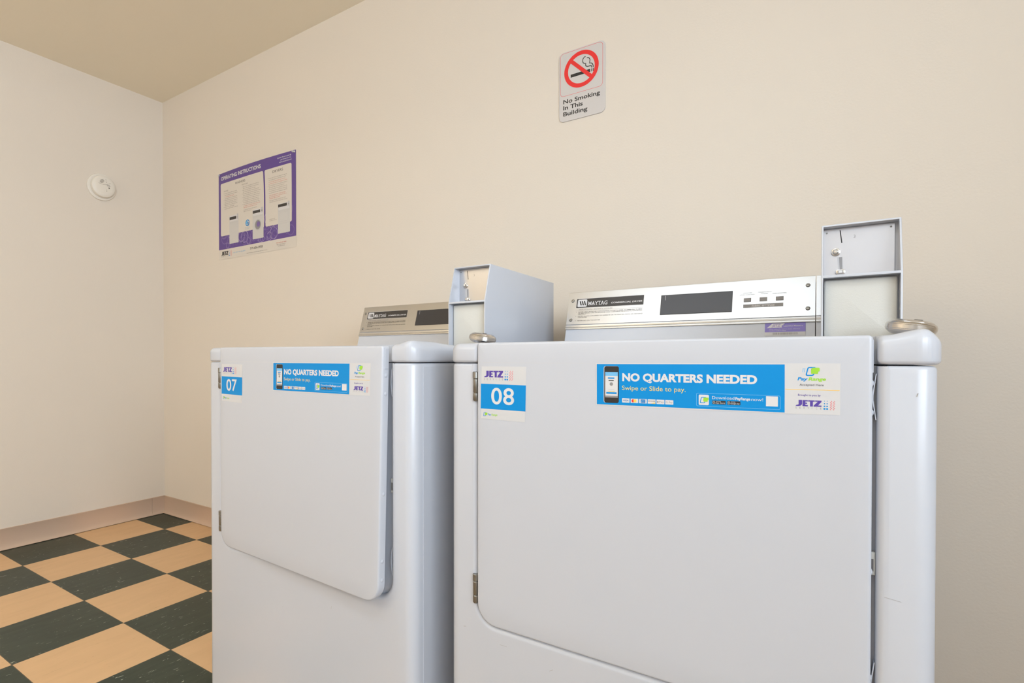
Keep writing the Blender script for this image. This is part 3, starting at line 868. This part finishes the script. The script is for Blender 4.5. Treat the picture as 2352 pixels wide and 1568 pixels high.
    for u in (.4233, .4545, .4855):
        bm = bmesh.new()
        prism(bm, rrect(u, .0790, u + .0146, .0882, .0006, 2), lambda a_, b_, h: F(a_, b_, h), .0036, .001, 0, bevel=.0008, seg=2)
        put('button', bm, M['grey'], con)
    for (u, v) in ((.0157, .1076), (.0159, .0535), (.5444, .1100), (.5447, .0576)):
        bm = bmesh.new()
        mt = Matrix.Translation(F(u, v, .0022)) @ Matrix.Rotation(R(90) + math.atan2(-ay, az), 4, 'X')
        lathe(bm, [(0, .0010), (.0012, .0010), (.0014, .0022), (.0030, .0020), (.0042, .0008), (.0044, 0), (0, 0)], 20, 0, mt)
        put('screw', bm, M['steel'], con)
    if num == '08':
        q = Print(lambda u, v, h: F(u, v, .0002 + h))
        q.rect(.4665, -.0010, .5410, .0310, M['paper'], 1)
        q.rect(.4665, .0072, .5410, .0310, M['purple3'], 2)
        q.poly([(.4700, .0165), (.4800, .0262), (.5040, .0268), (.4975, .0205), (.4985, .0172)], M['white'], 3)
        q.text('JETZ', .4790, .0192, .4965, .0250, M['lilac'], 4, bold=.03, shear=.35)
        q.text('Laundry Matters.', .5015, .0192, .5370, .0222, M['white'], 3, bold=.01)
        q.text('When calling for service, please reference', .4745, .0128, .5310, .0148, M['white'], 3); q.text('machine number below', .4745, .0094, .5060, .0114, M['white'], 3)
        rb = random.Random(3); u = .4815
        while u < .5270:
            w = rb.choice((.0006, .0009, .0014)); q.rect(u, .0012, u + w, .0060, M['grey'], 3); u += w + rb.choice((.0007, .0011))
        o = q.done('service_sticker', con); o['label'] = 'small purple service sticker with a barcode'

    # coin box at the rear right
    BX0, BX1 = .5690, .6740
    yl, yu = -.585 - loc[1], -.560 - loc[1]
    ybk = -.205 - loc[1]
    ZB, ZT = 1.0375, 1.1260
    bm = bmesh.new()
    prof = [(yl, TOP - .001), (yl, ZB), (yu, ZT), (ybk, ZT - .004), (ybk, TOP - .001)]
    prism(bm, prof, lambda a_, b_, d: Vector((d, a_, b_)), BX0, BX1)
    bmesh.ops.bevel(bm, geom=[e for e in bm.edges if abs(e.verts[0].co.x - e.verts[1].co.x) < 1e-6], offset=.0014, segments=2, profile=.5, affect='EDGES')
    shell = put('shell', bm, [], smooth=0)
    def pocket(pts):
        bm = bmesh.new()
        prism(bm, pts, lambda a_, b_, d: Vector((d, a_, b_)), BX0 + .0028, BX1 - .0028)
        return put('cutter', bm, [], smooth=0)
    yp = yl + .0470
    bm = difference(shell, [pocket([(yl - .03, TOP + .002), (yl - .03, ZB - .0022), (yl + .024, ZB - .0022), (yl + .024, TOP + .002)]),
                            pocket([(yl - .03, ZB + .0018), (yl - .03, ZT - .0026), (yp, ZT - .0026), (yp, ZB + .0018)])])
    cb = put('coin_box', bm, M['enamel'], t, smooth=30)
    bm = bmesh.new()
    prism(bm, rrect(BX0 + .0040, TOP + .003, BX1 - .0050, ZB - .0048, .003, 3), XZ, yl + .0150, yl + .0238, bevel=.0030, seg=3)
    o = put('vault_door', bm, M['cream'], cb); o['label'] = 'off-white textured vault door'
    # steel coin plate
    G = lambda u, v, h: Vector((u, yp - .0005 - h, v))
    bm = bmesh.new()
    prism(bm, [(BX0 + .0030, ZB + .0022), (BX1 - .0068, ZB + .0022), (BX1 - .0068, ZT - .0040), (BX0 + .0030, ZT - .0040)], G, .0015, 0)
    q = Print(lambda u, v, h: G(u, v, .0015 + h), bm); q.mi(M['plate'])
    q.poly([(.5942, 1.1193), (.5957, 1.1193), (.5983, 1.0977), (.5967, 1.0977)], M['black'], 1)
    q.poly([(.5910, 1.0742), (.5990, 1.0742), (.5998, 1.0520), (.5930, 1.0520)], M['lgrey'], 1)
    q.poly([(.5935, 1.0742), (.5978, 1.0742), (.5985, 1.0520), (.5950, 1.0520)], M['grey'], 2)
    q.text('3', .6135, 1.1042, .6160, 1.1092, M['grey'], 1)
    o = q.done('coin_plate', cb); o['label'] = 'bare steel coin plate with a slot'
    bm = bmesh.new()
    lathe(bm, [(0, .0068), (.0030, .0062), (.0040, .0050), (.0044, .0034), (.0062, .0030), (.0068, .0018), (.0068, 0), (0, 0)], 24, 0, Matrix.Translation(G(.5890, 1.0830, .0015)) @ Matrix.Rotation(R(90), 4, 'X'))
    o = put('coin_button', bm, M['chrome'], cb)
    bm = bmesh.new()
    prism(bm, rrect(.5886, 1.0440, .6026, 1.0528, .0038, 4), G, .0065, .001, 0, bevel=.0012, seg=2)
    prism(bm, rrect(.5925, 1.0462, .5990, 1.0515, .001, 2), G, .0085, .006, 0, bevel=.0006, seg=1)
    put('coin_return', bm, M['chrome'], cb)
    for u in (.5765, .6625):
        bm = bmesh.new(); lathe(bm, [(0, .0007), (.0012, .0006), (.0015, 0), (0, 0)], 12, 0, Matrix.Translation(G(u, 1.1165, .0015)) @ Matrix.Rotation(R(90), 4, 'X'))
        put('rivet', bm, M['steel'], cb)
    return t
SC07 = [(.556, .5535, .0022, .0065, .0007), (.5565, .5440, .0030, .0070, .0006), (.5580, .5330, .0022, .0070, .0005), (.5545, .5690, .0030, -.0012, .0012),
        (.4600, .3750, .0012, .0035, .0006), (.3000, .3360, .0006, .0002, .0010), (.4080, .4270, .0010, -.0010, .0013), (.034, .8360, .0005, .0005, .0010)]
SC08 = [(.0350, .4180, .0025, .0006, .0008), (.0250, .6000, .0012, .0002, .0006), (.2050, .3920, .0030, .0022, .0006), (.1150, .4060, .0070, .0002, .0005), (.6640, .8610, .0006, .0020, .0008), (.6430, .6180, .0080, -.0010, .0004)]
D7 = build_dryer('07', (1.889, -.860, 0), 'white coin dryer numbered 07, door slightly ajar, farther from the camera', .537, True, SC07)
D8 = build_dryer('08', (2.641, -.840, 0), 'white coin dryer numbered 08, door shut, nearest the camera', .523, False, SC08)

# ---------------------------------------------------------------- round padlocks at the coin boxes
def padlock(loc, rot, label):
    t = thing('padlock', label, 'padlock', loc, rot, 'round steel padlocks on the coin boxes')
    bm = bmesh.new()
    half = [(.0300, .0000), (.0300, .0028), (.0292, .0035), (.0292, .0046), (.0278, .0062), (.0262, .0072), (.0260, .0078), (.0228, .0098), (.0196, .0107), (.0193, .0102), (.0148, .0110), (.0, .0113)]
    lathe(bm, [(r_, -z) for r_, z in reversed(half[1:])] + half, 48)
    put('lock_body', bm, M['chrome'], t)
    bm = bmesh.new()
    tube(bm, [(.0275 * math.cos(a) * .36 + .006, .0282 + .0075 * math.sin(a), .0) for a in [math.pi * k / 10 for k in range(11)]], .0045, 10)
    put('shackle', bm, M['chrome'], t)
    bm = bmesh.new(); lathe(bm, [(0, .0121), (.0046, .0120), (.0052, .0112), (0, .0106)], 18, 0, Matrix.Translation((.004, -.010, 0)))
    put('keyhole_cover', bm, M['steel'], t)
padlock((2.5900, -.640, .9478), (R(3), R(9), R(25)), 'round steel padlock by the coin box of the dryer numbered 07')
padlock((3.3190, -.640, .9480), (R(3), R(9), R(10)), 'round steel padlock by the coin box of the dryer numbered 08')
